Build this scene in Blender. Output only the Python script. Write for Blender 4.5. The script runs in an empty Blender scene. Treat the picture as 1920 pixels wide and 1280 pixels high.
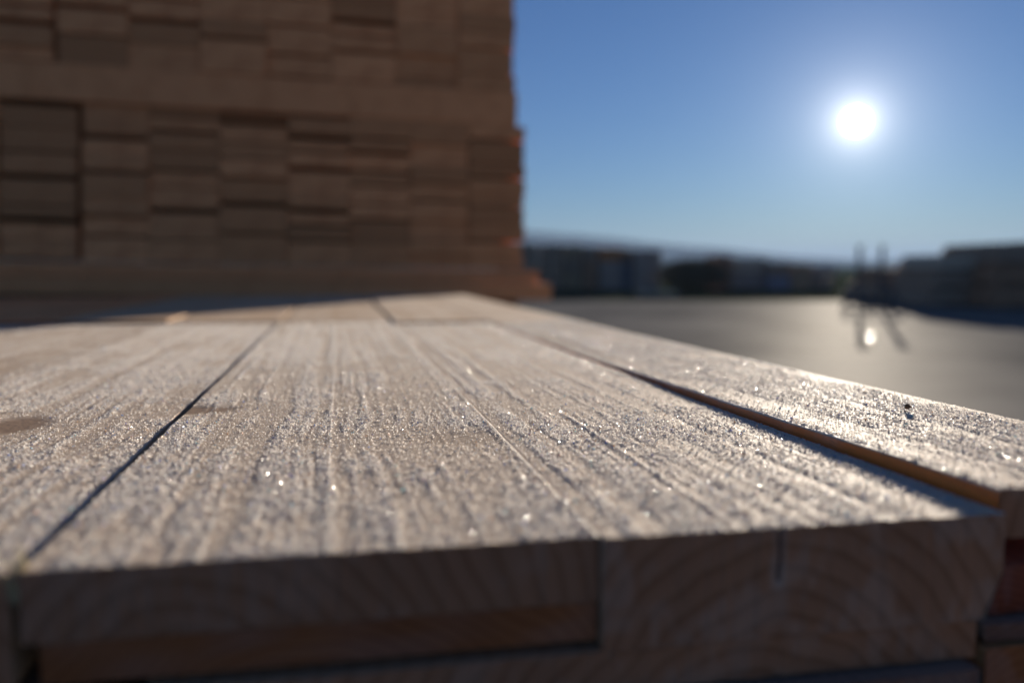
import bpy, math, random
import numpy as np
from mathutils import Matrix, Vector
random.seed(7)
RNG = np.random.default_rng(11)
C = bpy.context.scene
COL = C.collection
R = math.radians

# ------------------------------------------------------------------ camera numbers
F, H = 1640.0, 0.088                      # focal length in photo pixels, eye height over the deck
PIT = math.atan(140 / F)
AX = R(11.2)                              # the boards run this far left of straight ahead
CA, SA = math.cos(AX), math.sin(AX)
YARD = -1.512                             # yard surface, the deck top is z = 0


def ray(x, y):
    a, b = (x - 960) / F, (640 - y) / F
    return Vector((a, math.cos(PIT) + b * math.sin(PIT), -math.sin(PIT) + b * math.cos(PIT)))


def on_plane(x, y, z=0.0):
    r = ray(x, y)
    t = (z - H) / r.z
    return Vector((r.x * t, r.y * t, z))


def at_depth(x, y, Y):
    r = ray(x, y)
    t = Y / r.y
    return Vector((r.x * t, Y, H + r.z * t))


def wk(x, y, z=0.0):
    p = on_plane(x, y, z)
    return p.x * CA + p.y * SA, -p.x * SA + p.y * CA


def w2(w, k, z):
    return Vector((w * CA - k * SA, w * SA + k * CA, z))


# ------------------------------------------------------------------ noise
_T = [np.random.default_rng(100 + i).random((256, 256)) for i in range(8)]


def vn(x, y, s=0):
    """value noise 0..1"""
    T = _T[s % 8]
    x = np.asarray(x, float) + 37.3 * s
    y = np.asarray(y, float) + 11.7 * s
    xi, yi = np.floor(x).astype(int), np.floor(y).astype(int)
    fx, fy = x - xi, y - yi
    fx, fy = fx * fx * (3 - 2 * fx), fy * fy * (3 - 2 * fy)
    a, b = T[xi & 255, yi & 255], T[(xi + 1) & 255, yi & 255]
    c, d = T[xi & 255, (yi + 1) & 255], T[(xi + 1) & 255, (yi + 1) & 255]
    return (a * (1 - fx) + b * fx) * (1 - fy) + (c * (1 - fx) + d * fx) * fy


def sst(x, a, b):
    t = np.clip((x - a) / (b - a), 0, 1)
    return t * t * (3 - 2 * t)


# ------------------------------------------------------------------ objects
def tag(o, label=None, cat=None, group=None, kind=None):
    if label: o['label'] = label
    if cat: o['category'] = cat
    if group: o['group'] = group
    if kind: o['kind'] = kind
    return o


def empty(name, loc=(0, 0, 0), rz=0.0):
    o = bpy.data.objects.new(name, None)
    o.location = loc
    o.rotation_euler = (0, 0, rz)
    o.empty_display_size = 0.1
    COL.objects.link(o)
    return o


def link(name, me, mat, parent=None):
    o = bpy.data.objects.new(name, me)
    if mat is not None: me.materials.append(mat)
    COL.objects.link(o)
    if parent is not None: o.parent = parent
    return o


def mesh(name, v, f):
    me = bpy.data.meshes.new(name)
    me.from_pydata([tuple(p) for p in v], [], [tuple(q) for q in f])
    me.update()
    return me


def fast_mesh(name, verts, quads, attrs=None, tris=None):
    me = bpy.data.meshes.new(name)
    nq = 0 if quads is None else len(quads)
    nt = 0 if tris is None else len(tris)
    loops = []
    if nq: loops.append(np.asarray(quads, np.int32).ravel())
    if nt: loops.append(np.asarray(tris, np.int32).ravel())
    loops = np.concatenate(loops)
    me.vertices.add(len(verts))
    me.vertices.foreach_set('co', np.asarray(verts, np.float32).ravel())
    me.loops.add(len(loops))
    me.loops.foreach_set('vertex_index', loops)
    me.polygons.add(nq + nt)
    st = np.concatenate([np.arange(nq) * 4, nq * 4 + np.arange(nt) * 3]).astype(np.int32)
    me.polygons.foreach_set('loop_start', st)
    for k, a in (attrs or {}).items():
        at = me.attributes.new(k, 'FLOAT', 'POINT')
        at.data.foreach_set('value', np.asarray(a, np.float32).ravel())
    me.update(calc_edges=True)
    me.validate()
    return me


class MB:
    """collects shapes into one mesh"""
    def __init__(s): s.v, s.f = [], []

    def add(s, v, f):
        n = len(s.v)
        s.v += [tuple(p) for p in v]
        s.f += [tuple(i + n for i in q) for q in f]

    def box(s, x0, x1, y0, y1, z0, z1, c=0.0, M=None):
        """box with chamfered edges along y (and small ones at the ends)"""
        c = min(c, (x1 - x0) * .3, (z1 - z0) * .3)
        if c <= 0:
            v = [(x, y, z) for x in (x0, x1) for y in (y0, y1) for z in (z0, z1)]
            f = [(0, 1, 3, 2), (4, 6, 7, 5), (0, 4, 5, 1), (2, 3, 7, 6), (0, 2, 6, 4), (1, 5, 7, 3)]
        else:
            def prof(d): return [(x0 + c + d, z0 + d), (x1 - c - d, z0 + d), (x1 - d, z0 + c + d), (x1 - d, z1 - c - d),
                                 (x1 - c - d, z1 - d), (x0 + c + d, z1 - d), (x0 + d, z1 - c - d), (x0 + d, z0 + c + d)]
            v, f = [], []
            for y, d in ((y0, c * .6), (y0 + c * .6, 0), (y1 - c * .6, 0), (y1, c * .6)):
                v += [(p[0], y, p[1]) for p in prof(d)]
            for r in range(3):
                for i in range(8):
                    j = (i + 1) % 8
                    f.append((r * 8 + i, r * 8 + j, r * 8 + 8 + j, r * 8 + 8 + i))
            f.append(tuple(range(7, -1, -1)))
            f.append(tuple(range(24, 32)))
        if M is not None: v = [M @ Vector(p) for p in v]
        s.add(v, f)

    def tube(s, p, q, r0, r1=None, n=8):
        p, q = Vector(p), Vector(q)
        r1 = r0 if r1 is None else r1
        d = (q - p).normalized()
        a = d.orthogonal().normalized()
        b = d.cross(a)
        v = []
        for c, r in ((p, r0), (q, r1)):
            for i in range(n):
                t = 2 * math.pi * i / n
                v.append(c + a * (r * math.cos(t)) + b * (r * math.sin(t)))
        f = [(i, (i + 1) % n, n + (i + 1) % n, n + i) for i in range(n)]
        f += [tuple(range(n - 1, -1, -1)), tuple(range(n, 2 * n))]
        s.add(v, f)

    def build(s, name, mat, parent=None):
        return link(name, mesh(name, s.v, s.f), mat, parent)


# ------------------------------------------------------------------ materials
def new_mat(name):
    m = bpy.data.materials.new(name)
    m.use_nodes = True
    nt = m.node_tree
    nt.nodes.clear()
    out = nt.nodes.new('ShaderNodeOutputMaterial')
    b = nt.nodes.new('ShaderNodeBsdfPrincipled')
    nt.links.new(b.outputs[0], out.inputs['Surface'])
    return m, nt, b


def N(nt, t, **kw):
    n = nt.nodes.new(t)
    for k, v in kw.items():
        if k in ('operation', 'blend_type', 'data_type', 'noise_dimensions', 'attribute_name', 'attribute_type', 'vector_type'):
            setattr(n, k, v)
        else:
            n.inputs[k].default_value = v
    return n


def math_n(nt, op, a, b=None, clamp=False):
    n = nt.nodes.new('ShaderNodeMath')
    n.operation = op
    n.use_clamp = clamp
    for i, v in enumerate((a, b)):
        if v is None: continue
        if hasattr(v, 'is_linked'): nt.links.new(v, n.inputs[i])
        else: n.inputs[i].default_value = v
    return n.outputs[0]


def mix_c(nt, fac, a, b, bt='MIX'):
    n = nt.nodes.new('ShaderNodeMix')
    n.data_type = 'RGBA'
    n.blend_type = bt
    for v, i in ((fac, 0), (a, 6), (b, 7)):
        if hasattr(v, 'is_linked'): nt.links.new(v, n.inputs[i])
        elif i == 0: n.inputs[0].default_value = v
        else: n.inputs[i].default_value = (*v, 1) if len(v) == 3 else v
    return n.outputs[2]


def ramp(nt, fac, stops):
    n = nt.nodes.new('ShaderNodeValToRGB')
    while len(n.color_ramp.elements) < len(stops): n.color_ramp.elements.new(0.5)
    for e, (p, c) in zip(n.color_ramp.elements, stops):
        e.position = p
        e.color = (*c, 1) if len(c) == 3 else c
    nt.links.new(fac, n.inputs[0])
    return n.outputs[0]


def wood_mat(name, early, late, heart, ring_mm=3.2, frost_col=(.66, .66, .68), rough=.75, tint=.25, sss=False):
    """sawn softwood: growth rings round a pith line given per board, fibres along y, hoar frost where the mesh carries it"""
    m, nt, b = new_mat(name)
    tc = N(nt, 'ShaderNodeTexCoord')
    sep = N(nt, 'ShaderNodeSeparateXYZ')
    nt.links.new(tc.outputs['Object'], sep.inputs[0])
    pith = N(nt, 'ShaderNodeAttribute', attribute_name='pith', attribute_type='OBJECT')
    ps = N(nt, 'ShaderNodeSeparateXYZ')
    nt.links.new(pith.outputs['Vector'], ps.inputs[0])
    info = N(nt, 'ShaderNodeObjectInfo')
    rnd = info.outputs['Random']
    # low noise that bends the rings along the length
    mp = N(nt, 'ShaderNodeMapping')
    mp.inputs['Scale'].default_value = (9, 1.6, 9)
    nt.links.new(tc.outputs['Object'], mp.inputs['Vector'])
    off = N(nt, 'ShaderNodeCombineXYZ')
    nt.links.new(math_n(nt, 'MULTIPLY', rnd, 50.0), off.inputs[1])
    nt.links.new(off.outputs[0], mp.inputs['Location'])
    n1 = N(nt, 'ShaderNodeTexNoise', Scale=1.0, Detail=3.0, Roughness=.55)
    nt.links.new(mp.outputs[0], n1.inputs['Vector'])
    bend = math_n(nt, 'MULTIPLY', math_n(nt, 'SUBTRACT', n1.outputs[0], .5), .035)
    dx = math_n(nt, 'SUBTRACT', sep.outputs[0], ps.outputs[0])
    dz = math_n(nt, 'SUBTRACT', sep.outputs[2], ps.outputs[1])
    r = math_n(nt, 'SQRT', math_n(nt, 'ADD', math_n(nt, 'MULTIPLY', dx, dx), math_n(nt, 'MULTIPLY', dz, dz)))
    r = math_n(nt, 'ADD', r, bend)
    ph = math_n(nt, 'FRACT', math_n(nt, 'MULTIPLY', r, 1000.0 / ring_mm))
    ring = ramp(nt, ph, [(0, (0, 0, 0)), (.55, (.15, .15, .15)), (.86, (1, 1, 1)), (1, (0, 0, 0))])
    # fibres
    mf = N(nt, 'ShaderNodeMapping')
    mf.inputs['Scale'].default_value = (900, 14, 900)
    nt.links.new(tc.outputs['Object'], mf.inputs['Vector'])
    n2 = N(nt, 'ShaderNodeTexNoise', Scale=1.0, Detail=2.0)
    nt.links.new(mf.outputs[0], n2.inputs['Vector'])
    n3 = N(nt, 'ShaderNodeTexNoise', Scale=14.0, Detail=4.0, Roughness=.6)
    nt.links.new(tc.outputs['Object'], n3.inputs['Vector'])
    col = mix_c(nt, math_n(nt, 'MULTIPLY', ring, .75), early, late)
    hr = math_n(nt, 'MULTIPLY', math_n(nt, 'SUBTRACT', n3.outputs[0], .45), 2.2, True)
    col = mix_c(nt, math_n(nt, 'MULTIPLY', hr, math_n(nt, 'ADD', math_n(nt, 'MULTIPLY', rnd, .7), .1)), col, heart)
    col = mix_c(nt, math_n(nt, 'MULTIPLY', n2.outputs[0], .35), col, late)
    hsv = N(nt, 'ShaderNodeHueSaturation')
    nt.links.new(col, hsv.inputs['Color'])
    nt.links.new(math_n(nt, 'ADD', math_n(nt, 'MULTIPLY', rnd, 2 * tint), 1 - tint), hsv.inputs['Value'])
    col = hsv.outputs[0]
    kn = N(nt, 'ShaderNodeAttribute', attribute_name='knot')
    col = mix_c(nt, math_n(nt, 'MULTIPLY', kn.outputs['Fac'], .8, True), col, heart)
    eg = N(nt, 'ShaderNodeAttribute', attribute_name='endgrain')
    endc = mix_c(nt, math_n(nt, 'MULTIPLY', ring, math_n(nt, 'MULTIPLY', n3.outputs[0], 1.1)), (.74, .49, .42), (.50, .32, .27))
    col = mix_c(nt, math_n(nt, 'MULTIPLY', eg.outputs['Fac'], 1.0), col, mix_c(nt, 1.0, col, endc, 'MULTIPLY'))
    fr = N(nt, 'ShaderNodeAttribute', attribute_name='frost')
    ff = fr.outputs['Fac']
    col = mix_c(nt, ff, col, frost_col)
    nt.links.new(col, b.inputs['Base Color'])
    rg = math_n(nt, 'SUBTRACT', rough, math_n(nt, 'MULTIPLY', ff, .22))
    nt.links.new(rg, b.inputs['Roughness'])
    nt.links.new(math_n(nt, 'ADD', math_n(nt, 'MULTIPLY', ff, .25), .06), b.inputs['Specular IOR Level'])
    nt.links.new(math_n(nt, 'MULTIPLY', ff, .22), b.inputs['Sheen Weight'])
    if sss:
        nt.links.new(math_n(nt, 'MULTIPLY', ff, 1.1, True), b.inputs['Subsurface Weight'])
        b.inputs['Subsurface Radius'].default_value = (1.0, .8, .62)
        b.inputs['Subsurface Scale'].default_value = .0016
    b.inputs['Sheen Roughness'].default_value = .45
    b.inputs['Sheen Tint'].default_value = (1, .96, .9, 1)
    # fine relief: fibres + ring ridges, then grains where there is frost
    hh = math_n(nt, 'ADD', math_n(nt, 'MULTIPLY', n2.outputs[0], .5), math_n(nt, 'MULTIPLY', ring, .5))
    ng = N(nt, 'ShaderNodeTexNoise', Scale=900.0, Detail=2.0, Roughness=.7)
    nt.links.new(tc.outputs['Object'], ng.inputs['Vector'])
    hh = math_n(nt, 'ADD', hh, math_n(nt, 'MULTIPLY', ng.outputs[0], math_n(nt, 'MULTIPLY', ff, 2.2)))
    bp = N(nt, 'ShaderNodeBump', Strength=.7, Distance=.00025)
    nt.links.new(hh, bp.inputs['Height'])
    nt.links.new(bp.outputs[0], b.inputs['Normal'])
    return m


def plain(name, col, rough=.7, var=.15, scale=6.0, metal=0.0, bump=0.0, bscale=40.0, spec=.12):
    m, nt, b = new_mat(name)
    b.inputs['Specular IOR Level'].default_value = spec
    tc = N(nt, 'ShaderNodeTexCoord')
    n = N(nt, 'ShaderNodeTexNoise', Scale=scale, Detail=5.0, Roughness=.6)
    nt.links.new(tc.outputs['Object'], n.inputs['Vector'])
    lo = tuple(c * (1 - var) for c in col)
    hi = tuple(min(1, c * (1 + var)) for c in col)
    c = ramp(nt, n.outputs[0], [(.3, lo), (.7, hi)])
    nt.links.new(c, b.inputs['Base Color'])
    b.inputs['Roughness'].default_value = rough
    b.inputs['Metallic'].default_value = metal
    if bump:
        n2 = N(nt, 'ShaderNodeTexNoise', Scale=bscale, Detail=4.0)
        nt.links.new(tc.outputs['Object'], n2.inputs['Vector'])
        bp = N(nt, 'ShaderNodeBump', Strength=1.0, Distance=bump)
        nt.links.new(n2.outputs[0], bp.inputs['Height'])
        nt.links.new(bp.outputs[0], b.inputs['Normal'])
    return m


M_DECK = wood_mat('frosted_spruce', (.62, .43, .28), (.52, .34, .20), (.24, .13, .07), ring_mm=8, frost_col=(.86, .76, .65), tint=.06, sss=True)
M_FAR = wood_mat('far_spruce', (.66, .44, .27), (.56, .35, .20), (.26, .13, .06), ring_mm=8, frost_col=(.84, .74, .62), tint=.06)
M_FRESH_GLOW = wood_mat('fresh_spruce_glow', (.95, .27, .05), (.82, .19, .03), (.5, .15, .04), tint=.05)  # fresh wood; warm bounce and translucent glow are put into this orange
M_PILE = wood_mat('pile_pine', (.88, .40, .18), (.68, .26, .10), (.36, .085, .03), ring_mm=11, tint=.28)
M_BARK = wood_mat('waney_pine', (.50, .26, .12), (.38, .18, .07), (.22, .09, .04), ring_mm=4, tint=.1)
M_RED = wood_mat('red_heartwood', (.44, .17, .10), (.28, .10, .06), (.18, .06, .04), ring_mm=3, tint=.05)
M_GREY = wood_mat('weathered_spruce', (.34, .25, .20), (.22, .16, .13), (.12, .09, .07), ring_mm=3, tint=.1)
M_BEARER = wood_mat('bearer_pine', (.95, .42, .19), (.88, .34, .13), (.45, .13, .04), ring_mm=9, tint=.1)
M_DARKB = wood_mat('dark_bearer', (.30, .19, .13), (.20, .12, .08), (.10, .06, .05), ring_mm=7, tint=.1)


def ice_mat():
    m, nt, b = new_mat('hoar_frost')
    at = N(nt, 'ShaderNodeAttribute', attribute_name='tint')
    c = ramp(nt, at.outputs['Fac'], [(0, (.80, .77, .74)), (.965, (.80, .77, .74)), (.975, (.9, .45, .12)), (.988, (.25, .35, .9)), (1, (.4, .8, .8))])  # last stops paint orange and blue refracted sparkle onto a few crystals
    nt.links.new(c, b.inputs['Base Color'])
    nt.links.new(c, b.inputs['Specular Tint'])
    b.inputs['Roughness'].default_value = .17
    b.inputs['IOR'].default_value = 1.45
    tr = nt.nodes.new('ShaderNodeBsdfTranslucent'); tr.inputs['Color'].default_value = (1, .96, .92, 1)
    mx = nt.nodes.new('ShaderNodeMixShader'); nt.links.new(ramp(nt, at.outputs['Fac'], [(0, (.93,) * 3), (.895, (.93,) * 3), (.90, (.15,) * 3), (1, (.15,) * 3)]), mx.inputs[0])
    nt.links.new(b.outputs[0], mx.inputs[1]); nt.links.new(tr.outputs[0], mx.inputs[2])
    nt.links.new(mx.outputs[0], [x for x in nt.nodes if x.type == 'OUTPUT_MATERIAL'][0].inputs['Surface'])
    return m


M_ICE = ice_mat()


# ------------------------------------------------------------------ a sawn board with a frosted top
SUN_AZ, SUN_EL = R(21.13), R(8.61)
TOPS = []                                  # frost samplers: (board, function) for scattering crystals


def grain(U, V, seed, knots, lines, frost):
    """relief (m), frost 0..1 and knot 0..1 of a board top; U, V are deck coordinates w, k"""
    S = U + .0022 * (vn(U / .09, V / .40, seed) - .5) + .010 * (vn(U / .3, V / .9, seed + 1) - .5)
    kn = np.zeros_like(U)
    sm = np.zeros_like(U)
    for (ku, kv, ra, rb, push) in knots:
        du, dv = (U - ku), (V - kv)
        g = np.exp(-(dv / (rb * 2.6)) ** 2 - (du / (ra * 2.2)) ** 2)
        S = S - push * np.tanh(du / (ra * .8)) * g * ra * .30
        d = np.sqrt((du / ra) ** 2 + (dv / rb) ** 2)
        kn = np.maximum(kn, sst(d, 1.1, .5) * (1 if push < 1.2 else .45))
        sm = np.maximum(sm, sst(d, 2.6, .8))
    st = .40 * vn(S / .0075, V / .55, seed + 2) + .34 * vn(S / .0034, V / .35, seed + 3) + .26 * vn(S / .0015, V / .16, seed + 4)
    patch = vn(U / .06, V / .10, seed + 5) * .5 + vn(U / .018, V / .03, seed + 6) * .5
    f = sst(st + .60 * (patch - .5) - .22 * sm, .36, .60)
    wu = U + .0008 * (vn(U / .002, V / .003, seed + 5) - .5); wv = V + .0012 * (vn(U / .0025, V / .002, seed + 6) - .5)
    A, B_ = .83 * wu + .45 * wv, -.56 * wu + .66 * wv
    g1 = vn(A / .0010, B_ / .0012, seed + 1)
    g2 = vn((A - B_) / .0009, (A + B_) / .0008, seed + 2)
    g3 = vn(A / .0024, B_ / .0027, seed + 3)
    cl = sst(g1 * .6 + g3 * .4, .38, .72)                      # clotted grains of frost
    h = .00012 * (st - .5) + (.40 + .60 * f) * (.00022 * cl + .00022 * g2)
    h = h + .0006 * (vn(U / .06, V / .30, seed + 7) - .5) - .0003 * kn
    ln = np.zeros_like(U)
    for (lw, lk0, lk1, wd, ht) in lines:
        c = lw + .0010 * (vn(V / .07, V * 0 + seed, 3) - .5)
        q = np.exp(-((U - c) / wd) ** 2) * sst(V, lk0 - .01, lk0 + .01) * sst(V, lk1 + .01, lk1 - .01)
        h = h + ht * q
        ln = np.maximum(ln, q)
    fa = np.clip((.22 + .53 * f * (.5 + .5 * cl) + .40 * ln) * frost * (1 - .65 * kn), 0, .9)
    return h, fa, kn


def board(name, w0, w1, k0, k1, T, mat, seed, label, cat='board', group=None, ztop=0.0, fine=True, knots=(), lines=(), frost=1.0,
          pith=(0, -.08), zf=None, wane=None, crack=None, side=None, du=.0005, rot=0.0, sawn=1.0, endfrost=.06, edge=(.001, .001), rc=.0008):
    """local x across from w0, local y along from k0, local z up from the deck; one closed mesh"""
    Wd, Lb = w1 - w0, k1 - k0
    if fine:
        nu = max(24, int(Wd / du))
        vs = [0.0]
        while vs[-1] < Lb:
            d = k0 + vs[-1]
            vs.append(vs[-1] + (.0017 * max(d, .25)))
        vs = np.array(vs) * (Lb / vs[-1])
    else:
        nu = max(16, int(Wd / .004))
        vs = np.linspace(0, Lb, max(3, int(Lb / .02)))
    us = np.linspace(rc, Wd - rc, nu)
    # profile: top row, right side, bottom, left side
    top = [(0, -rc)] + [(rc * .3, -rc * .3)] + [(u, 0) for u in us] + [(Wd - rc * .3, -rc * .3), (Wd, -rc)]
    wr = wane or (0, 0)                     # lower right edge missing: (height from the bottom, inset)
    rs = [(Wd, -T * .35), (Wd, -(T - max(wr[0], .002)))]
    bo = [(Wd - wr[1] - .0015, -T), (Wd * .5, -T), (.0015, -T)]
    ls = [(0, -T + .002), (0, -T * .4)]
    prof = np.array(top + rs + bo + ls)
    nt_, npf = len(top), len(prof)
    U = np.repeat(prof[None, :, 0], len(vs), 0)
    Z = np.repeat(prof[None, :, 1], len(vs), 0)
    V = np.repeat(vs[:, None], npf, 1)
    fr = np.zeros_like(U)
    kn = np.zeros_like(U)
    h, f, k = grain(U[:, :nt_] + w0, V[:, :nt_] + k0, seed, knots, lines, frost)
    fade = np.ones(nt_); fade[[0, -1]] = .3
    Z[:, :nt_] += h * fade
    fr[:, :nt_] = f * fade
    kn[:, :nt_] = k
    # crooked edges
    e0 = edge[0] * (vn(vs / .02, vs * 0, seed) - .5) + edge[0] * 1.8 * (vn(vs / .25, vs * 0 + 5, seed + 1) - .5)
    e1 = edge[1] * (vn(vs / .02, vs * 0 + 9, seed + 2) - .5) + edge[1] * 1.8 * (vn(vs / .25, vs * 0 + 15, seed + 3) - .5)
    U += e0[:, None] * np.clip(1 - U / .02, 0, 1) + e1[:, None] * np.clip(1 - (Wd - U) / .02, 0, 1)
    if wane:
        wn = 1 + .6 * (vn(vs / .06, vs * 0 + 3, seed + 4) - .5)
        i = nt_ + 2
        U[:, i] = Wd - (wr[1] + .0015) * wn
    # end roughness
    V[0] += .0005 * (vn(U[0] / .01, Z[0] / .004, seed) - .5) + .0009 * (vn(U[0] / .0025, Z[0] / .004, seed + 3) - .5)
    if zf is not None: Z = Z + zf(U / Wd, V)
    verts = [np.stack([U, V, Z], -1).reshape(-1, 3)]
    idx = np.arange(len(vs) * npf).reshape(len(vs), npf)
    nx = np.roll(idx, -1, 1)
    q = np.stack([idx[:-1], nx[:-1], nx[1:], idx[1:]], -1).reshape(-1, 4)
    quads = [q[:, ::-1]]
    FR, KN, EG = [fr.ravel()], [kn.ravel()], [np.zeros(fr.size)]
    # near end: its own grid, sawn relief and growth rings standing proud
    def cap(row, vsgn, fine_):
        n0 = sum(len(a) for a in verts)
        cu = U[row, 1:nt_ - 1]
        zt = Z[row, 1:nt_ - 1]
        if fine_: sel = np.arange(0, len(cu), 1)
        else: sel = np.unique(np.linspace(0, len(cu) - 1, 12).astype(int))
        cu, zt = cu[sel], zt[sel]
        if 0 not in sel: pass
        nz = max(6, int(T / .0006)) if fine_ else 4
        t = np.linspace(0, 1, nz)
        x = (cu / Wd)
        zb0 = -T + (zf(x, vs[row]) if zf is not None else 0)
        zb = np.full_like(cu, 0) + zb0
        if wane: zb = zb + np.clip((cu - (Wd - wr[1])) / max(wr[1], 1e-5), 0, 1) * wr[0]
        CU = np.repeat(cu[None], nz, 0)
        CZ = zt[None] * (1 - t[:, None]) + zb[None] * t[:, None]
        rr = np.sqrt((CU - pith[0]) ** 2 + (CZ - pith[1]) ** 2) + .004 * vn(CU / .03, CZ / .03, seed)
        d = .00022 * sawn * np.abs(((rr / .0042) % 1) - .5)
        d = d + .00035 * sawn * (vn((CU + .5 * CZ) / .0022, CZ / .03, seed + 2) - .5) + .0005 * (vn(CU / .012, CZ / .008, seed + 5) - .5)
        fq = endfrost * sst(vn(CU / .012, CZ / .012, seed + 6) * .6 + vn(CU / .003, CZ / .005, seed + 7) * .4, .42, .75)
        kq = np.zeros_like(fq)
        if crack:
            for (cx, cz, wd_, dp, rim) in crack:
                cc = cx + .0012 * (vn(CZ / .004, CZ * 0, 2) - .5)
                inz = sst(CZ, cz - .001, cz + .001)
                g = np.exp(-((CU - cc) / wd_) ** 2) * inz
                g2 = np.exp(-((CU - cc) / (wd_ * 3.2)) ** 2) * sst(CZ, cz - .004, cz)
                d = d + dp * g - .0004 * (g2 - g)
                fq = np.clip(fq + rim * (g2 - g), 0, 1)
                kq = np.maximum(kq, g * .9)
        ed = np.ones_like(CU)
        ed[:1] = .0
        CV = np.full_like(CU, vs[row]) + V[row, 1] * 0 + d * ed * (1 if vsgn < 0 else -1) + (V[row, 1:nt_ - 1][sel][None] - vs[row])
        verts.append(np.stack([CU, CV, CZ], -1).reshape(-1, 3))
        ii = np.arange(nz * len(cu)).reshape(nz, len(cu)) + n0
        qq = np.stack([ii[:-1, :-1], ii[:-1, 1:], ii[1:, 1:], ii[1:, :-1]], -1).reshape(-1, 4)
        quads.append(qq[:, ::-1] if vsgn < 0 else qq)
        FR.append(fq.ravel()); KN.append(kq.ravel()); EG.append(np.ones(fq.size))
    cap(0, -1, fine)
    cap(len(vs) - 1, 1, False)
    me = fast_mesh(name, np.concatenate(verts), np.concatenate(quads), {'frost': np.concatenate(FR), 'knot': np.concatenate(KN), 'endgrain': np.concatenate(EG)})
    o = link(name, me, mat)
    if side is not None:                    # sawn edges show fresh wood with a warm glow painted in
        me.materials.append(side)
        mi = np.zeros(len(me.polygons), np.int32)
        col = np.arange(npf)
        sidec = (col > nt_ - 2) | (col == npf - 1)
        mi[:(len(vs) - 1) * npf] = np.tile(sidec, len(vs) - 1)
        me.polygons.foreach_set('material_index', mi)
    o.location = w2(w0, k0, ztop)
    o.rotation_euler = (0, 0, AX + rot)
    o['pith'] = (float(pith[0]), float(pith[1]), 0.0)
    tag(o, label, cat, group)
    if fine and frost > 0:
        TOPS.append((o, w0, k0, Wd, Lb, seed, knots, lines, frost, zf, ztop, rot))
    return o


# D rides up at its near end: inner edge comes down along the length
def d_lift(x, v):
    inner = .0064 * np.clip(1 - v / .55, 0, 1) ** 1.1 + .0004
    outer = .0078
    return inner * (1 - x) + outer * x


G1 = 'frosted boards of the near deck'
E_ = .0015
JN = [1.50, 1.475, 1.445, 1.42, 1.365, 1.305]       # where the near boards stop and the next ones begin
kA = wk(30, 792)
kB = wk(872, 822)
kB2 = wk(425, 768)
bZ = board('deck_board', -.620, -.4405, .30, JN[0] - E_, .033, M_DECK, 31, ztop=-.0034, label= 'frosted board furthest left on the near deck, mostly out of frame', group=G1, frost=.5, du=.0012)
bY = board('deck_board', -.440, -.2670, .29, JN[1] - E_, .034, M_DECK, 5, ztop=-.0024, label= 'smooth tan frosted board second from the left on the near deck', group=G1, frost=.55, du=.0009)
bA = board('deck_board', -.2665, -.0960, .272, JN[2] - E_, .036, M_DECK, 13, 'frosted board with a dark oval knot, left of the long dark gap', 'board', G1, ztop=-.0014, edge=(.001, .0014),
           knots=[(kA[0], kA[1], .020, .035, 1.0)], frost=.9, du=.0006, pith=(.09, -.09))
bB = board('deck_board', -.0922, .0826, .2685, JN[3] - E_, .0215, M_DECK, 21, 'widest frosted board at the middle, with a thin pale line along its length', 'board', G1,
           knots=[(kB[0], kB[1], .030, .022, 1.3), (-.088, kB2[1], .030, .018, 1.0)], lines=[(-.0052, .26, 1.5, .0006, .00022), (.0812, .26, .85, .0009, .00025)],
           pith=(.045, -.042), edge=(.0014, 0), rc=.0003, du=.00042)
bC = board('deck_board', .0828, .2320, .2660, JN[4] - E_, .0380, M_DECK, 43, 'thick frosted board with a vertical crack in its end face', 'board', G1,
           pith=(.066, -.060), wane=(.017, .007), edge=(0, .001), rc=.0003, du=.00042, crack=[(.0625, -.0185, .0006, .0045, .22)], endfrost=.1,
           lines=[(.131, .28, .5, .0010, .0003)])
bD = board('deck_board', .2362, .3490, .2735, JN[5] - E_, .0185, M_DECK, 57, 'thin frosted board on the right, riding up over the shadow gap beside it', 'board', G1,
           zf=d_lift, pith=(.2, -.05), du=.00045, frost=1.0, side=M_FRESH_GLOW)
# bare fresh side of the raised board, bounced light painted into its orange
G2 = 'boards of the layer under the near deck'
board('under_board', -.087, .0823, .2692, 1.40, .0125, M_BARK, 61, 'brown waney board squeezed under the widest frosted board', 'board', G2, ztop=-.0220, fine=False, frost=0, pith=(.08, -.09))
board('under_board', -.266, -.084, .276, 1.40, .030, M_DARKB, 62, 'dark board under the knotty frosted board at the left', 'board', G2, ztop=-.0385, fine=False, frost=0)
board('under_board', -.0600, .2250, .2690, 1.40, .0140, M_DECK, 63, 'pale wide board directly under the thick cracked board', 'board', G2, ztop=-.0392, fine=True, du=.0012, frost=0, pith=(.2, -.07), endfrost=.08)
board('under_board', .2325, .345, .2760, 1.30, .0180, M_RED, 64, 'red brown heartwood board below the black slot at the right', 'board', G2, ztop=-.0232, fine=True, du=.001, frost=.06, pith=(.01, -.04), endfrost=.05)
board('under_board', .2290, .350, .2700, 1.30, .0062, M_GREY, 65, 'thin weathered lath under the red brown board', 'board', G2, ztop=-.0425, fine=True, du=.001, frost=0, pith=(.05, -.1))
board('under_board', .2290, .350, .2680, 1.30, .0300, M_BARK, 66, 'thick brownish board below the thin weathered lath', 'board', G2, ztop=-.0505, fine=True, du=.001, frost=0, pith=(.05, -.1))
board('under_board', .040, .222, .2600, 1.30, .0260, M_GREY, 67, 'grey saw marked board at the very bottom of the picture', 'board', G2, ztop=-.0548, fine=True, du=.001, frost=0, pith=(.05, -.1), sawn=3, rot=R(.6))
board('under_board', -.266, .030, .2780, 1.30, .0260, M_DARKB, 68, 'dark board in the lowest layer at bottom left', 'board', G2, ztop=-.0705, fine=False, frost=0)
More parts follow.
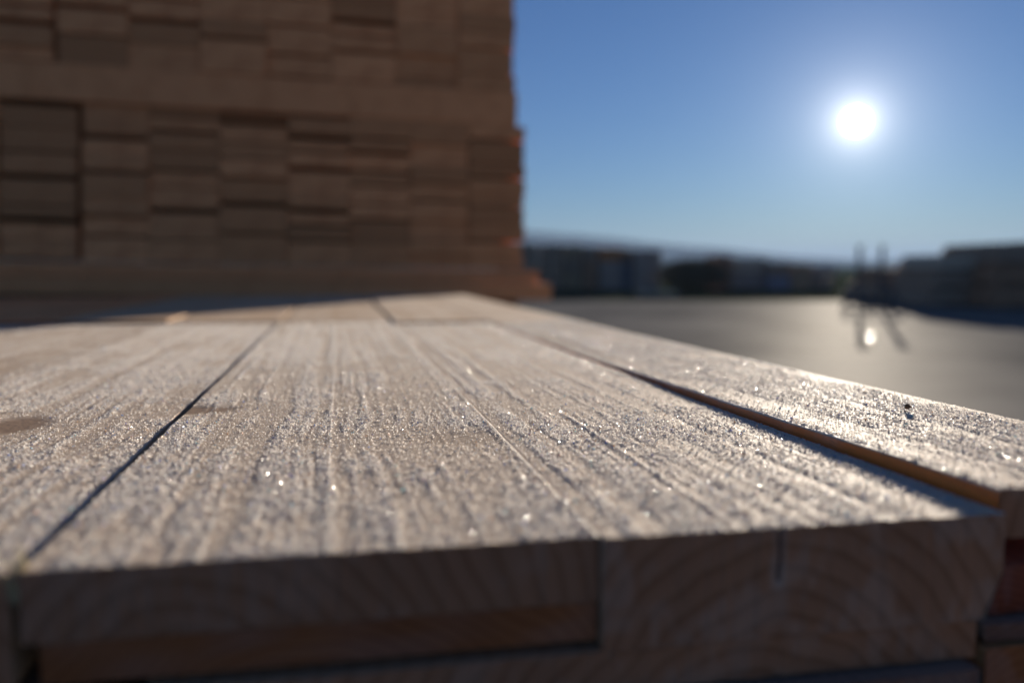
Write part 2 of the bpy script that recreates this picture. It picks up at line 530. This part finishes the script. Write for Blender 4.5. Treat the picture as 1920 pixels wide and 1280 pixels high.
board('under_board', -.620, -.285, .310, 1.40, .030, M_DARKB, 69, 'dark board in the layer below, out of frame at the left', 'board', G2, ztop=-.0385, fine=False, frost=0)

# far deck boards, from the cross joint to just before the tall pile
G3 = 'boards of the far deck'
FW = [-1.300, -1.128, -.958, -.786, -.618, -.4405, -.2675, -.0925, .0828, .2335, .3800]
FN = ['far deck board ninth from the right, in the pile shadow', 'far deck board eighth from the right, in the pile shadow', 'far deck board seventh from the right, in the pile shadow',
      'far deck board sixth from the right, crossing into the shadow', 'far deck board fifth from the right, crossing into the shadow', 'far deck board fourth from its right edge',
      'far deck board third from the right, beyond the widest near board', 'far deck board second from the right, right of a short dark gap', '', 'far deck board along the right hand edge of the far deck']
FN = ['far deck board ' + t for t in ('tenth from its right edge, in the pile shadow', 'ninth from its right edge, in the pile shadow', 'eighth from its right edge, in the pile shadow',
      'seventh from its right edge, in the pile shadow', 'sixth from its right edge, crossing into the shadow', 'fifth from its right edge, crossing into the shadow',
      'fourth from its right edge, beyond the knotty near board', 'third from its right edge, beyond the widest near board', 'second from its right edge, beyond the cracked board',
      'along its right edge, outlined against the yard')]
for i in range(10):
    j = JN[max(0, i - 4)] + (.03 * (4 - i) if i < 4 else 0)
    gap = .0035 if i != 7 else .006
    board('deck_board', FW[i] + gap / 2, FW[i + 1] - gap / 2, j + E_, 2.74 + .02 * math.sin(i * 2.1), .037, M_FAR if i > 4 else M_PILE, 70 + i, FN[i], 'board', G3, ztop=.0015 + .0012 * math.sin(i * 1.7),  # boards in the pile shadow take warmer wood, its colour lifting the shade
          fine=False, frost=(0, 0, 0, 0, .0, .1, .25, .4, .5, .5)[i], pith=(.08, -.06))

# frayed fibres at the near left corner of the middle board
mb = MB()
for i in range(26):
    p = Vector((.0005 + .002 * random.random(), .004 * random.random(), -.001 - .012 * random.random()))
    q = p + Vector((-.006 * random.random() - .0005, -.004 * random.random() + .003, .004 + .008 * random.random()))
    m_ = (p + q) / 2 + Vector((random.uniform(-.001, .001), random.uniform(-.001, .001), 0))
    mb.tube(p, m_, .00028, .00022, 4); mb.tube(m_, q, .00022, .00008, 4)
sp = mb.build('splinter', plain('pale_fibre', (.62, .50, .27), .7), bB)
sp['label'] = 'pale frayed wood fibres at the near corner'

# crumb of bark on the raised board
mb = MB()
cw, ck = wk(1702, 768, .008)
for i in range(14):
    a = 2 * math.pi * i / 14
vv, ff = [], []
for lat in range(5):
    for lon in range(9):
        th, ph = math.pi * (lat + .5) / 5, 2 * math.pi * lon / 9
        r = .0015 * (1 + .35 * math.sin(lon * 2.3 + lat * 4.1))
        vv.append((r * math.sin(th) * math.cos(ph) * 1.2, r * math.sin(th) * math.sin(ph), r * math.cos(th) * 1.0))
for lat in range(4):
    for lon in range(9):
        a, b_ = lat * 9 + lon, lat * 9 + (lon + 1) % 9
        ff.append((a, b_, b_ + 9, a + 9))
ff += [tuple(range(8, -1, -1)), tuple(range(36, 45))]
mb.add(vv, ff)
cr = mb.build('bark_crumb', plain('bark', (.20, .12, .07), .8))
cr.location = w2(cw, ck, .0098)
tag(cr, 'small dark bark crumb lying on the raised frosted board', 'bark crumb')


# hoar frost crystals standing on the near boards
def crystals():
    tv, tn, tt = [], [], []
    for (o, w0, k0, Wd, Lb, seed, knots, lines, frost, zf, ztop, rot) in TOPS:
        if ztop < -.01: continue
        n = int(Wd * Lb * 1.0e6 * 2.3)
        # denser nearer the eye: depth spread with density ~ 1/k
        k = k0 * np.exp(RNG.random(n) * math.log((k0 + Lb) / k0)) - k0
        u = RNG.random(n) * (Wd - .002) + .001
        h, f, kn = grain(u + w0, k + k0, seed, knots, lines, frost)
        keep = RNG.random(n) < np.clip(f * 1.25 - .12, 0, 1)
        u, k, h = u[keep], k[keep], h[keep]
        z = h + ztop + (zf(u / Wd, k) if zf is not None else 0)
        w, kk = u + w0, k + k0
        tv.append(np.stack([w * CA - kk * SA, w * SA + kk * CA, z], -1))
    P = np.concatenate(tv)
    n = len(P)
    s = .00015 + .00050 * RNG.random(n) ** 3.6
    tint = RNG.random(n)
    s = np.where(tint > .90, s * 1.35 + .00006, s)
    # a thin plate with a pyramid: 4 corners in a random frame
    a = RNG.normal(size=(n, 3)); a[:, 2] *= .75
    a /= np.linalg.norm(a, axis=1, keepdims=True)
    b = RNG.normal(size=(n, 3))
    b -= (a * b).sum(1, keepdims=True) * a
    b /= np.linalg.norm(b, axis=1, keepdims=True)
    c = np.cross(a, b)
    S = s[:, None]
    up = np.zeros_like(P); up[:, 2] = s * .5 + .00022
    v0 = P + up + a * S * 1.1
    v1 = P + up - a * S * .7 + b * S * .8
    v2 = P + up - a * S * .7 - b * S * .8
    v3 = P + up + c * S * .45
    V = np.stack([v0, v1, v2, v3], 1).reshape(-1, 3)
    i = np.arange(n)[:, None] * 4
    T = np.concatenate([i + np.array([[0, 1, 3]]), i + np.array([[1, 2, 3]]), i + np.array([[2, 0, 3]]), i + np.array([[0, 2, 1]])])
    me = fast_mesh('frost_crystals', V, None, {'tint': np.repeat(tint, 4)}, T)
    o = link('frost', me, M_ICE)
    tag(o, 'glittering hoar frost crystals covering the near boards', 'frost', kind='stuff')
    return n


print('crystals', crystals())

# bearers under the decks
GB = 'bearers under the decks'
for nm, (w0, w1, k0) in (('bearer under the near end of the near deck', (-.62, .33, .36)), ('bearer under the far end of the near deck', (-.62, .33, 1.12))):
    mb = MB(); mb.box(0, w1 - w0, 0, .09, -.098, 0, .003)
    o = mb.build('bearer', M_DARKB); o.location = w2(w0, k0, -.098 if k0 < 1 else -.098); o.rotation_euler = (0, 0, AX); o['pith'] = (.05, -.05, 0.)
    tag(o, nm, 'bearer', GB)
for nm, k0 in (('bearer under the near end of the far deck', 1.62), ('bearer under the far end of the far deck', 2.5)):
    mb = MB(); mb.box(0, 1.62, 0, .12, -.155, 0, .003)
    o = mb.build('bearer', M_DARKB); o.location = w2(-1.28, k0, -.0375); o.rotation_euler = (0, 0, AX); o['pith'] = (.05, -.05, 0.)
    tag(o, nm, 'bearer', GB)

# ------------------------------------------------------------------ the tall pile behind, end faces towards us
PA, PT = R(13.0), -.019
PC = at_depth(985, 500, 3.20)                       # right hand corner of the lower pack at eye height
es = Vector((math.cos(PA), math.sin(PA), 0)); en = Vector((-math.sin(PA), math.cos(PA), 0)); ez = Vector((0, 0, 1))
es2 = (es * math.cos(PT) + ez * math.sin(PT)).normalized(); ez2 = (ez * math.cos(PT) - es * math.sin(PT)).normalized()
PM = Matrix((es2, en, ez2)).transposed().to_4x4()


def on_pile(x, y):
    r = ray(x, y)
    o = Vector((0, 0, H))
    t = (PC - o).dot(en) / r.dot(en)
    d = o + r * t - PC
    return d.dot(es2), d.dot(ez2)


ORD = ['', 'first', 'second', 'third', 'fourth', 'fifth', 'sixth', 'seventh', 'eighth', 'ninth', 'tenth', 'eleventh', 'twelfth', 'thirteenth', 'fourteenth', 'fifteenth', 'sixteenth']


def pile_box(name, s0, s1, z0, z1, d0, d1, mat, c=.004):
    mb = MB()
    mb.box(0, s1 - s0, 0, d1 - d0, 0, z1 - z0, c)
    o = mb.build(name, mat)
    o.matrix_world = Matrix.Translation(PC + es2 * s0 + ez2 * z0 + en * d0) @ PM
    o['pith'] = (random.uniform(-.05, s1 - s0 + .05), random.choice((-1, 1)) * random.uniform(.02, .12), 0.0)
    return o


LOW = [  # column left x, right x, y of the row lines at the column's middle
    (-330, -160, [150, 215, 270, 330, 405, 484]), (-160, -6, [155, 230, 283, 333, 400, 486]), (-4, 143, [166, 197, 286, 336, 418, 488]), (152, 277, [172, 262, 326, 407, 484]), (277, 411, [182, 250, 322, 400, 488]),
    (411, 540, [200, 235, 336, 388, 440, 492]), (540, 656, [212, 262, 322, 400, 455, 497]), (656, 770, [218, 290, 350, 414, 499]), (770, 880, [224, 272, 315, 416, 478, 502]), (880, 985, [243, 310, 366, 421, 480, 505])]
UPP = [(-330, -190, [-150, -50, 20, 88]), (-188, -52, [-150, -45, 40, 93]), (-50, 98, [-150, -50, 44, 98]), (105, 239, [-150, -55, 18, 78]), (239, 374, [-150, -40, 42, 112]),
       (374, 500, [-150, -45, 76, 124]), (500, 622, [-150, -40, 50, 131]), (622, 744, [-150, -60, 44, 100, 138]), (744, 860, [-150, -20, 52, 104, 146, 156]),
       (860, 969, [-150, -20, 62, 140, 166])]
zt, zb = on_pile(960, 171)[1], on_pile(960, 236)[1]
z5, z6, z7 = on_pile(985, 506)[1], on_pile(985, 531)[1], on_pile(985, 561)[1]
for pack, cols, nm in ((0, LOW, 'lower'), (1, UPP, 'upper')):
    for ci, (xl, xr, ys) in enumerate(cols):
        xm = (xl + xr) / 2
        row = 0
        for a, b_ in zip(ys[:-1], ys[1:]):
            s0, _ = on_pile(xl, (a + b_) / 2 if pack == 0 else 60); s1, _ = on_pile(xr, (a + b_) / 2 if pack == 0 else 60)
            _, z1 = on_pile(xm, a); _, z0 = on_pile(xm, b_)
            if a is ys[0] and pack == 0: z1 = zb - (.001 if ci > 6 else random.choice((.001, .002, .004, .012)))
            if b_ is ys[-1]: z0 = zt - .004 if pack else z5 - .0005
            parts = max(1, round((b_ - a) / 36))
            cuts = [0] + [(p_ + random.uniform(-.22, .22)) / parts for p_ in range(1, parts)] + [1]
            for p_ in range(parts):
                row += 1
                zz1 = z1 - (z1 - z0) * cuts[p_]; zz0 = z1 - (z1 - z0) * cuts[p_ + 1]
                dgap = random.choice((.008, .013, .019) if ci < len(cols) - 2 else (.002, .003)) if p_ == parts - 1 and b_ is not ys[-1] else random.choice((.0012, .002, .005, .009))
                last = ci == len(cols) - 1
                o = pile_box('timber', s0 + random.uniform(.0002, .0012), s1 - random.uniform(.0002, .0012 if not last else .012), zz0 + dgap, zz1, random.uniform(0, .022 if not last else .005), 2.4 + random.uniform(-.03, .03), M_PILE, random.uniform(.0012, .003))
                tag(o, '%s pack of the tall pile, %s column from its right edge, %s timber from top' % (nm, ORD[len(cols) - ci], ORD[row]), 'timber', 'timbers of the tall pile')

# cross bearers of the pile
s_r = on_pile(970, 210)[0]
o = pile_box('bearer', on_pile(-330, 140)[0] - .04, s_r, zb, zt - .004, .004, .11, M_BEARER, .004)
tag(o, 'pale horizontal bearer between the two packs of the tall pile', 'bearer')
for d0, t in ((1.1, 'middle'), (2.2, 'far')):
    o = pile_box('bearer', on_pile(-330, 140)[0] - .04, s_r - .01, zb, zt - .004, d0, d0 + .1, M_BEARER, .004)
    tag(o, '%s bearer between the two packs, hidden in the tall pile' % t, 'bearer')
o = pile_box('bearer', on_pile(-330, 515)[0] - .05, on_pile(1011, 515)[0], z6 + .001, z5 - .003, .0, .10, M_BEARER, .004)
tag(o, 'thin upper bearer under the tall pile with its sunlit end', 'bearer')
o = pile_box('bearer', on_pile(-330, 545)[0] - .08, on_pile(1031, 545)[0], z7, z6 - .001, -.03, .12, M_BEARER, .005)
tag(o, 'thick lower bearer sticking out furthest under the tall pile', 'bearer')
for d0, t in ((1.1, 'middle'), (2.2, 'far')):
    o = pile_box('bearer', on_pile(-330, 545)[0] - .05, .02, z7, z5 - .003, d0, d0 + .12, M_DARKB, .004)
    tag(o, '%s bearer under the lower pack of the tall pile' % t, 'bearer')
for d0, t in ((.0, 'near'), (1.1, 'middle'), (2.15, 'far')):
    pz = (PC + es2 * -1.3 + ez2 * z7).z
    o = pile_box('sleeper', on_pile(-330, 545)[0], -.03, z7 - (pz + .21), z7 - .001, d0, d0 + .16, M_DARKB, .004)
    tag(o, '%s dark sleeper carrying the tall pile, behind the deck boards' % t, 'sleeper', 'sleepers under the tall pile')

# ------------------------------------------------------------------ setting
def asphalt():
    m, nt, b = new_mat('asphalt')
    tc = N(nt, 'ShaderNodeTexCoord')
    n = N(nt, 'ShaderNodeTexNoise', Scale=.22, Detail=6.0, Roughness=.6)
    nt.links.new(tc.outputs['Object'], n.inputs['Vector'])
    g = N(nt, 'ShaderNodeTexNoise', Scale=90.0, Detail=3.0)
    nt.links.new(tc.outputs['Object'], g.inputs['Vector'])
    c = ramp(nt, n.outputs[0], [(.3, (.095, .090, .083)), (.7, (.180, .170, .155))])
    c = mix_c(nt, .35, c, ramp(nt, g.outputs[0], [(.3, (.03, .03, .03)), (.7, (.14, .135, .13))]))
    nt.links.new(c, b.inputs['Base Color'])
    nt.links.new(ramp(nt, n.outputs[0], [(.3, (.62,) * 3), (.7, (.72,) * 3)]), b.inputs['Roughness'])
    b.inputs['Specular IOR Level'].default_value = 0.0
    bp = N(nt, 'ShaderNodeBump', Strength=.6, Distance=.004)
    nt.links.new(g.outputs[0], bp.inputs['Height'])
    nt.links.new(bp.outputs[0], b.inputs['Normal'])
    gl = nt.nodes.new('ShaderNodeBsdfGlossy')
    gl.inputs['Color'].default_value = (1, .98, .95, 1)
    nt.links.new(ramp(nt, n.outputs[0], [(.3, (.58,) * 3), (.7, (.70,) * 3)]), gl.inputs['Roughness'])
    nt.links.new(bp.outputs[0], gl.inputs['Normal'])
    mx = nt.nodes.new('ShaderNodeMixShader')
    nt.links.new(ramp(nt, n.outputs[0], [(.36, (.034,) * 3), (.62, (.062,) * 3)]), mx.inputs[0])
    nt.links.new(b.outputs[0], mx.inputs[1]); nt.links.new(gl.outputs[0], mx.inputs[2])
    nt.links.new(mx.outputs[0], [x for x in nt.nodes if x.type == 'OUTPUT_MATERIAL'][0].inputs['Surface'])
    return m


def sheet(name, x0, x1, y0, y1, z, mat, n=2):
    v = [(x0 + (x1 - x0) * i / n, y0 + (y1 - y0) * j / n, z) for j in range(n + 1) for i in range(n + 1)]
    f = [(j * (n + 1) + i, j * (n + 1) + i + 1, (j + 1) * (n + 1) + i + 1, (j + 1) * (n + 1) + i) for j in range(n) for i in range(n)]
    o = link(name, mesh(name, v, f), mat)
    return tag(o, kind='structure')


M_FIELD = plain('meadow', (.045, .055, .03), .9, .35, .02, spec=0.0)
sheet('ground', -5100, 9500, -290, 9500, YARD - .004, M_FIELD)
sheet('yard', -70, 75, -25, 41.5, YARD, asphalt(), 4)
mb = MB(); mb.box(-2.6, 1.2, -.9, 6.2, 0, -.1975 - YARD, .02)
o = mb.build('loading_platform', plain('concrete', (.30, .29, .27), .85, .2, 3, bump=.002)); o.location = (0, 0, YARD); o.rotation_euler = (0, 0, AX)
tag(o, kind='structure')


# hills
def hills(name, R0, R1, crest, foot, mat, seed, rough):
    na, nr = 220, 14
    v, f = [], []
    for j in range(nr):
        t = j / (nr - 1)
        for i in range(na):
            xp = -900 + 4200 * i / (na - 1)
            az = math.atan((xp - 960) / F)
            Rr = (R0 + (R1 - R0) * t) / math.cos(az)
            top = np.interp(xp, [c[0] for c in crest], [c[1] for c in crest])
            zc = H + (500 - top) / F * (R0 + (R1 - R0) * .5)
            s = math.sin(math.pi * min(1, t * 1.0)) ** .8 if 0 < t < 1 else 0
            z = YARD - 1 + (zc - YARD) * s * (1 - rough + rough * (float(vn(i / 9., t * 6, seed)) * .6 + float(vn(i / 3.1, t * 11, seed + 1)) * .4) * 1.25)
            v.append((Rr * math.sin(az), Rr * math.cos(az), z))
    for j in range(nr - 1):
        for i in range(na - 1):
            a = j * na + i
            f.append((a, a + 1, a + na + 1, a + na))
    o = link(name, mesh(name, v, f), mat)
    for p in o.data.polygons: p.use_smooth = True
    return tag(o, kind='structure')


M_FOREST = plain('forested_slope', (.035, .050, .032), .95, .3, .01, spec=0.0)
hills('hills', 2300, 3500, [(-900, 420), (700, 424), (1000, 432), (1090, 438), (1200, 451), (1300, 460), (1400, 470), (1500, 482), (1600, 486), (1750, 488), (1900, 478), (3300, 470)], 500, M_FOREST, 3, .12)
hills('wooded_ridge', 620, 1000, [(-900, 480), (1000, 470), (1200, 478), (1300, 492), (1500, 496), (1600, 497), (1750, 494), (1900, 488), (3300, 470)], 500, M_FOREST, 5, .25)

# ------------------------------------------------------------------ lumber stacks across the yard
def lum(name, col, v=.2): return plain(name, col, .8, v, 3.0)


TINT = {'slate': lum('grey_timber', (.36, .26, .19)), 'tan': lum('tan_timber', (.46, .33, .21)), 'pale': lum('pale_timber', (.56, .46, .35)), 'orange': lum('orange_timber', (.60, .26, .11)),
        'mauve': lum('mauve_timber', (.42, .34, .29)), 'brown': lum('brown_timber', (.36, .21, .13)), 'blue': lum('wrapped_timber', (.30, .29, .34))}


def stack(xl, xr, ytop, Y, depth, packs, label, group, rz=0.0, cat='lumber stack', slant=0.0):
    """packs: tints from the bottom up"""
    x0, x1 = at_depth(xl, 500, Y).x, at_depth(xr, 500, Y).x
    zt = at_depth(960, ytop, Y).z
    t = empty('lumber_stack', ((x0 + x1) / 2, Y, YARD), rz)
    tag(t, label, cat, group)
    hh = zt - YARD
    n = len(packs)
    bh = .10
    ph = (hh - n * bh) / n
    w = (x1 - x0) / 2
    for i, tint in enumerate(packs):
        zb_ = i * (ph + bh)
        for bx in (-.7, 0, .7):
            mb = MB(); mb.box(bx * w - .05, bx * w + .05, .05, depth - .05, zb_ + (.001 if i else 0), zb_ + bh - .001, .01)
            mb.build('bearer', TINT['brown'], t)
        mb = MB()
        rows = max(3, int(ph / .16))
        nc = max(2, int(2 * w / .4))
        for r in range(rows):
            for c in range(nc):
                dx = random.uniform(-.012, .012)
                wl = -w + slant * 2 * w * ((zb_ + bh + ph * r / rows) / hh)
                cl_ = max(wl, -w + 2 * w * c / nc)
                if cl_ > -w + 2 * w * (c + 1) / nc - .12: continue
                mb.box(cl_ + .006 + dx, -w + 2 * w * (c + 1) / nc - .006 + dx, random.uniform(-.05, .05), depth + random.uniform(-.05, .05),
                       zb_ + bh + ph * r / rows, zb_ + bh + ph * (r + 1) / rows - .006, .006)
        mb.build('pack', TINT[tint], t)
    return t


GL = 'lumber stacks along the far side of the yard'
YB = 58.0
L1 = [(930, 1008, 456, ['brown', 'slate'], 'dark lumber stack mostly hidden behind the tall pile'),
      (1012, 1052, 458, ['slate', 'slate', 'slate'], 'dark grey lumber stack just right of the tall pile'),
      (1056, 1092, 459, ['tan', 'slate', 'tan'], 'tan and grey lumber stack, second visible from the tall pile'),
      (1096, 1120, 462, ['brown', 'brown', 'slate'], 'narrow dark lumber stack left of the orange topped one'),
      (1123, 1163, 464, ['mauve', 'mauve', 'orange'], 'lumber stack with an orange brown pack on top'),
      (1166, 1182, 466, ['blue', 'blue', 'slate'], 'slim bluish lumber stack right of the orange topped one'),
      (1190, 1240, 468, ['mauve', 'mauve', 'mauve'], 'wide mauve grey lumber stack at the right end of the tall row'),
      (1348, 1372, 478, ['brown', 'brown'], 'narrow dark lumber stack beside the round bush'),
      (1374, 1440, 484, ['mauve', 'pale'], 'low lumber stack with a pale top pack behind the yard'),
      (1444, 1482, 491, ['blue', 'slate'], 'low bluish lumber stack left of the two tan topped ones'),
      (1486, 1520, 494, ['tan', 'tan'], 'low tan lumber stack, second from the hazy gap'),
      (1524, 1566, 497, ['slate', 'mauve'], 'low grey lumber stack bordering the hazy gap')]
for i, (a, b_, y, pk, lb) in enumerate(L1):
    stack(a, b_, y, YB + (i % 3) * .6, 4.5, pk, lb, GL, R(random.uniform(-2, 2)))

GR = 'lumber stacks at the right of the yard'
stack(1634, 1772, 503, 39.5, 4.0, ['slate', 'brown'], 'lowest dark lumber stack at the right, its end slanting up beside the two posts', GR, slant=.38)
stack(1690, 1800, 490, 37.4, 1.6, ['slate', 'mauve'], 'dark lumber stack forming the middle step at the right', GR, slant=.45)
stack(1735, 1872, 477, 35.0, 4.0, ['slate', 'slate', 'pale'], 'dark lumber stack with a paler top pack at the right', GR, slant=.30)
stack(1855, 2010, 455, 33.5, 4.5, ['brown', 'brown', 'slate'], 'tallest dark lumber stack at the right edge of the picture', GR, slant=.12)
stack(2015, 2160, 448, 33.0, 4.5, ['brown', 'brown', 'slate'], 'tall lumber stack beyond the right edge of the picture', GR)

# low pallet of pale boards lying on the yard
p0 = at_depth(1198, 556, 46); p1 = at_depth(1270, 546, 46)
t = empty('board_pallet', ((p0.x + p1.x) / 2, 46, YARD)); tag(t, 'low pallet of pale boards lying in front of the lumber row', 'pallet')
w = (p1.x - p0.x) / 2
for bx in (-.8, 0, .8):
    mb = MB(); mb.box(bx * w - .06, bx * w + .06, 0, 1.0, 0, .1, .01); mb.build('bearer', TINT['brown'], t)
mb = MB()
for r in range(3):
    for c in range(5):
        mb.box(-w + random.uniform(-.04, .04), w + random.uniform(-.04, .04), c * .2 + .004, c * .2 + .196, .101 + r * .07, .168 + r * .07, .006)
mb.build('pack', TINT['pale'], t)

# round bush
def bush(cx, cy, rx, rz_, label):
    t = empty('bush', (cx, cy, YARD)); tag(t, label, 'bush')
    mb = MB()
    for i in range(7):
        a = i * .9
        mb.tube((0, 0, 0), (rx * .4 * math.cos(a), rx * .4 * math.sin(a), rz_ * 1.1), .05, .015, 6)
    mb.build('stem', plain('bush_bark', (.08, .06, .045), .9), t)
    n = 5200
    d = RNG.normal(size=(n, 3)); d /= np.linalg.norm(d, axis=1, keepdims=True)
    rr = RNG.random(n) ** .45
    lump = .8 + .3 * vn(d[:, 0] * 2.3 + 5, d[:, 2] * 2.3 + d[:, 1], 2)
    P = d * (rr * lump)[:, None] * np.array([rx, rx, rz_]) + np.array([0, 0, rz_ * .98])
    P[:, 2] = np.maximum(P[:, 2], .05)
    a = RNG.normal(size=(n, 3)); a /= np.linalg.norm(a, axis=1, keepdims=True)
    b = np.cross(a, RNG.normal(size=(n, 3))); b /= np.linalg.norm(b, axis=1, keepdims=True)
    s = .07 + .07 * RNG.random((n, 1))
    V = np.stack([P + a * s, P + b * s * .6, P - a * s, P - b * s * .6], 1).reshape(-1, 3)
    Q = np.arange(n * 4).reshape(n, 4)
    link('foliage', fast_mesh('foliage', V, Q), plain('bush_leaf', (.17, .125, .075), .7, .4, 2.0), t)


pb = at_depth(1292, 500, 56)
bush(pb.x + .3, 56, 2.3, 1.12, 'dark rounded bush between the tall and the low lumber stacks')

# two-post steel stand out on the yard
M_STEEL = plain('dark_steel', (.07, .08, .095), .9, .2, 5, spec=.02)
Yp = 31.5
pl_, pr_ = at_depth(1608, 590, Yp), at_depth(1650, 590, Yp)
t = empty('post_stand', ((pl_.x + pr_.x) / 2, Yp, YARD))
tag(t, 'dark stand of two upright posts on low legs out on the yard', 'post stand')
hw = (pr_.x - pl_.x) / 2
hp = at_depth(1608, 462, Yp).z - YARD
for sx in (-1, 1):
    mb = MB(); mb.box(sx * hw - .05, sx * hw + .05, -.08, .08, 0, hp, .015); mb.box(sx * hw - .12, sx * hw + .12, -.12, .12, hp, hp + .02, 0)
    mb.build('post', M_STEEL, t)
    mb = MB(); mb.box(sx * hw - .2, sx * hw + .2, -.5, .5, .001, .06, .01)
    mb.build('foot', M_STEEL, t)
mb = MB(); mb.box(-hw - .6, hw + .45, -.32, -.20, .70, .82, .02); mb.build('crossbeam', M_STEEL, t)
for x in (-hw - .5, -hw + .3, hw + .3):
    mb = MB(); mb.tube((x, -.35, 0), (x, -.25, .61), .055, .045); mb.tube((x - .02, .1, 0), (x, -.2, .61), .055, .045); mb.build('leg', M_STEEL, t)
mb = MB(); mb.tube((hw + .1, -.1, 1.0), (hw + .75, -.6, .0), .05); mb.build('brace', M_STEEL, t)

# frozen puddle that throws the sun back
gp = on_plane(1634, 632, YARD)
vv, ff = [(0, 0, .0155)], []
nr, na = 8, 28
for j in range(1, nr + 1):
    for i in range(na):
        a = 2 * math.pi * i / na
        r = .10 * j / nr * (1 + .14 * math.sin(2 * a + .6) + .07 * math.sin(5 * a))
        vv.append((r * math.cos(a), r * math.sin(a), max(.0155 - r * r / (2 * .33), 0) if j < nr else 0))
for i in range(na):
    ff.append((0, 1 + i, 1 + (i + 1) % na))
for j in range(nr - 1):
    for i in range(na):
        a, b_ = 1 + j * na + i, 1 + j * na + (i + 1) % na
        ff.append((a, a + na, b_ + na, b_))
o = link('ice_patch', mesh('ice_patch', vv, ff), None)
m, nt, b = new_mat('clear_ice'); b.inputs['Base Color'].default_value = (.10, .10, .10, 1); b.inputs['Roughness'].default_value = .12; b.inputs['IOR'].default_value = 1.31
o.data.materials.append(m)
for p in o.data.polygons: p.use_smooth = True
o.location = (gp.x, gp.y, YARD + .001)
tag(o, 'small ice patch glinting in the sun on the asphalt yard', 'ice patch')

# ------------------------------------------------------------------ air
HAZE = 1
if HAZE:
    mb = MB(); mb.box(-5200, 9600, -300, 9600, YARD - 1, 150)
    m = bpy.data.materials.new('air'); m.use_nodes = True
    nt = m.node_tree; nt.nodes.clear()
    out = nt.nodes.new('ShaderNodeOutputMaterial'); pv = nt.nodes.new('ShaderNodeVolumePrincipled')
    pv.inputs['Color'].default_value = (.46, .66, 1.0, 1); pv.inputs['Density'].default_value = 2.2e-4; pv.inputs['Anisotropy'].default_value = .0
    nt.links.new(pv.outputs[0], out.inputs['Volume'])
    o = mb.build('haze', m); tag(o, kind='stuff', label='thin blue haze over the distant hills', cat='haze')

# ------------------------------------------------------------------ light
w_ = bpy.data.worlds.new('World'); C.world = w_; w_.use_nodes = True
nt = w_.node_tree; nt.nodes.clear()
out = nt.nodes.new('ShaderNodeOutputWorld')
bg = nt.nodes.new('ShaderNodeBackground'); bg.inputs['Strength'].default_value = .05
sky = nt.nodes.new('ShaderNodeTexSky'); sky.sky_type = 'NISHITA'; sky.sun_disc = False
sky.sun_elevation = SUN_EL; sky.sun_rotation = SUN_AZ
sky.altitude = 300; sky.air_density = 1.0; sky.dust_density = .1; sky.ozone_density = 2.2
nt.links.new(mix_c(nt, 1.0, sky.outputs[0], (.268, .438, .765), 'MULTIPLY'), bg.inputs['Color'])
# the sun's own disc and the bright air right round it
sd = Vector((math.sin(SUN_AZ) * math.cos(SUN_EL), math.cos(SUN_AZ) * math.cos(SUN_EL), math.sin(SUN_EL)))
tc = nt.nodes.new('ShaderNodeTexCoord')
dp = nt.nodes.new('ShaderNodeVectorMath'); dp.operation = 'DOT_PRODUCT'; dp.inputs[1].default_value = sd
nt.links.new(tc.outputs['Generated'], dp.inputs[0])
ang = math_n(nt, 'ARCCOSINE', math_n(nt, 'MINIMUM', dp.outputs['Value'], 1.0))
deg = math_n(nt, 'MULTIPLY', ang, 180 / math.pi)
e1 = math_n(nt, 'MULTIPLY', math_n(nt, 'EXPONENT', math_n(nt, 'MULTIPLY', deg, -1 / .75)), 1.1)
e2 = math_n(nt, 'MULTIPLY', math_n(nt, 'EXPONENT', math_n(nt, 'MULTIPLY', deg, -1 / 2.8)), .30)
disc = math_n(nt, 'MULTIPLY', math_n(nt, 'LESS_THAN', deg, .7), 10.0)
em = math_n(nt, 'ADD', math_n(nt, 'ADD', e1, e2), disc)
bg2 = nt.nodes.new('ShaderNodeBackground'); bg2.inputs['Color'].default_value = (1, .97, .93, 1)
nt.links.new(em, bg2.inputs['Strength'])
ad = nt.nodes.new('ShaderNodeAddShader')
nt.links.new(bg.outputs[0], ad.inputs[0]); nt.links.new(bg2.outputs[0], ad.inputs[1]); nt.links.new(ad.outputs[0], out.inputs['Surface'])

sun = bpy.data.lights.new('sun', 'SUN'); sun.energy = 5.0; sun.angle = R(.5); sun.color = (1, .89, .74)
so = bpy.data.objects.new('sun', sun); COL.objects.link(so)
so.rotation_euler = (-sd).to_track_quat('-Z', 'Y').to_euler()

# ------------------------------------------------------------------ camera
cam = bpy.data.cameras.new('camera'); cam.sensor_width = 36; cam.lens = 36 * F / 1920
cam.clip_start = .01; cam.clip_end = 30000
cam.dof.use_dof = True; cam.dof.focus_distance = .478; cam.dof.aperture_fstop = 3.75; cam.dof.aperture_blades = 0
co = bpy.data.objects.new('camera', cam); COL.objects.link(co)
co.location = (0, 0, H); co.rotation_euler = (math.pi / 2 - PIT, 0, 0)
C.camera = co

C.view_settings.view_transform = 'Standard'; C.view_settings.look = 'None'
C.view_settings.exposure = 1.03; C.view_settings.gamma = 1
C.cycles.use_denoising = True
C.cycles.denoiser = 'OPENIMAGEDENOISE'
C.cycles.denoising_prefilter = 'ACCURATE'
C.cycles.max_bounces = 6; C.cycles.sample_clamp_indirect = 3
C.cycles.use_adaptive_sampling = False
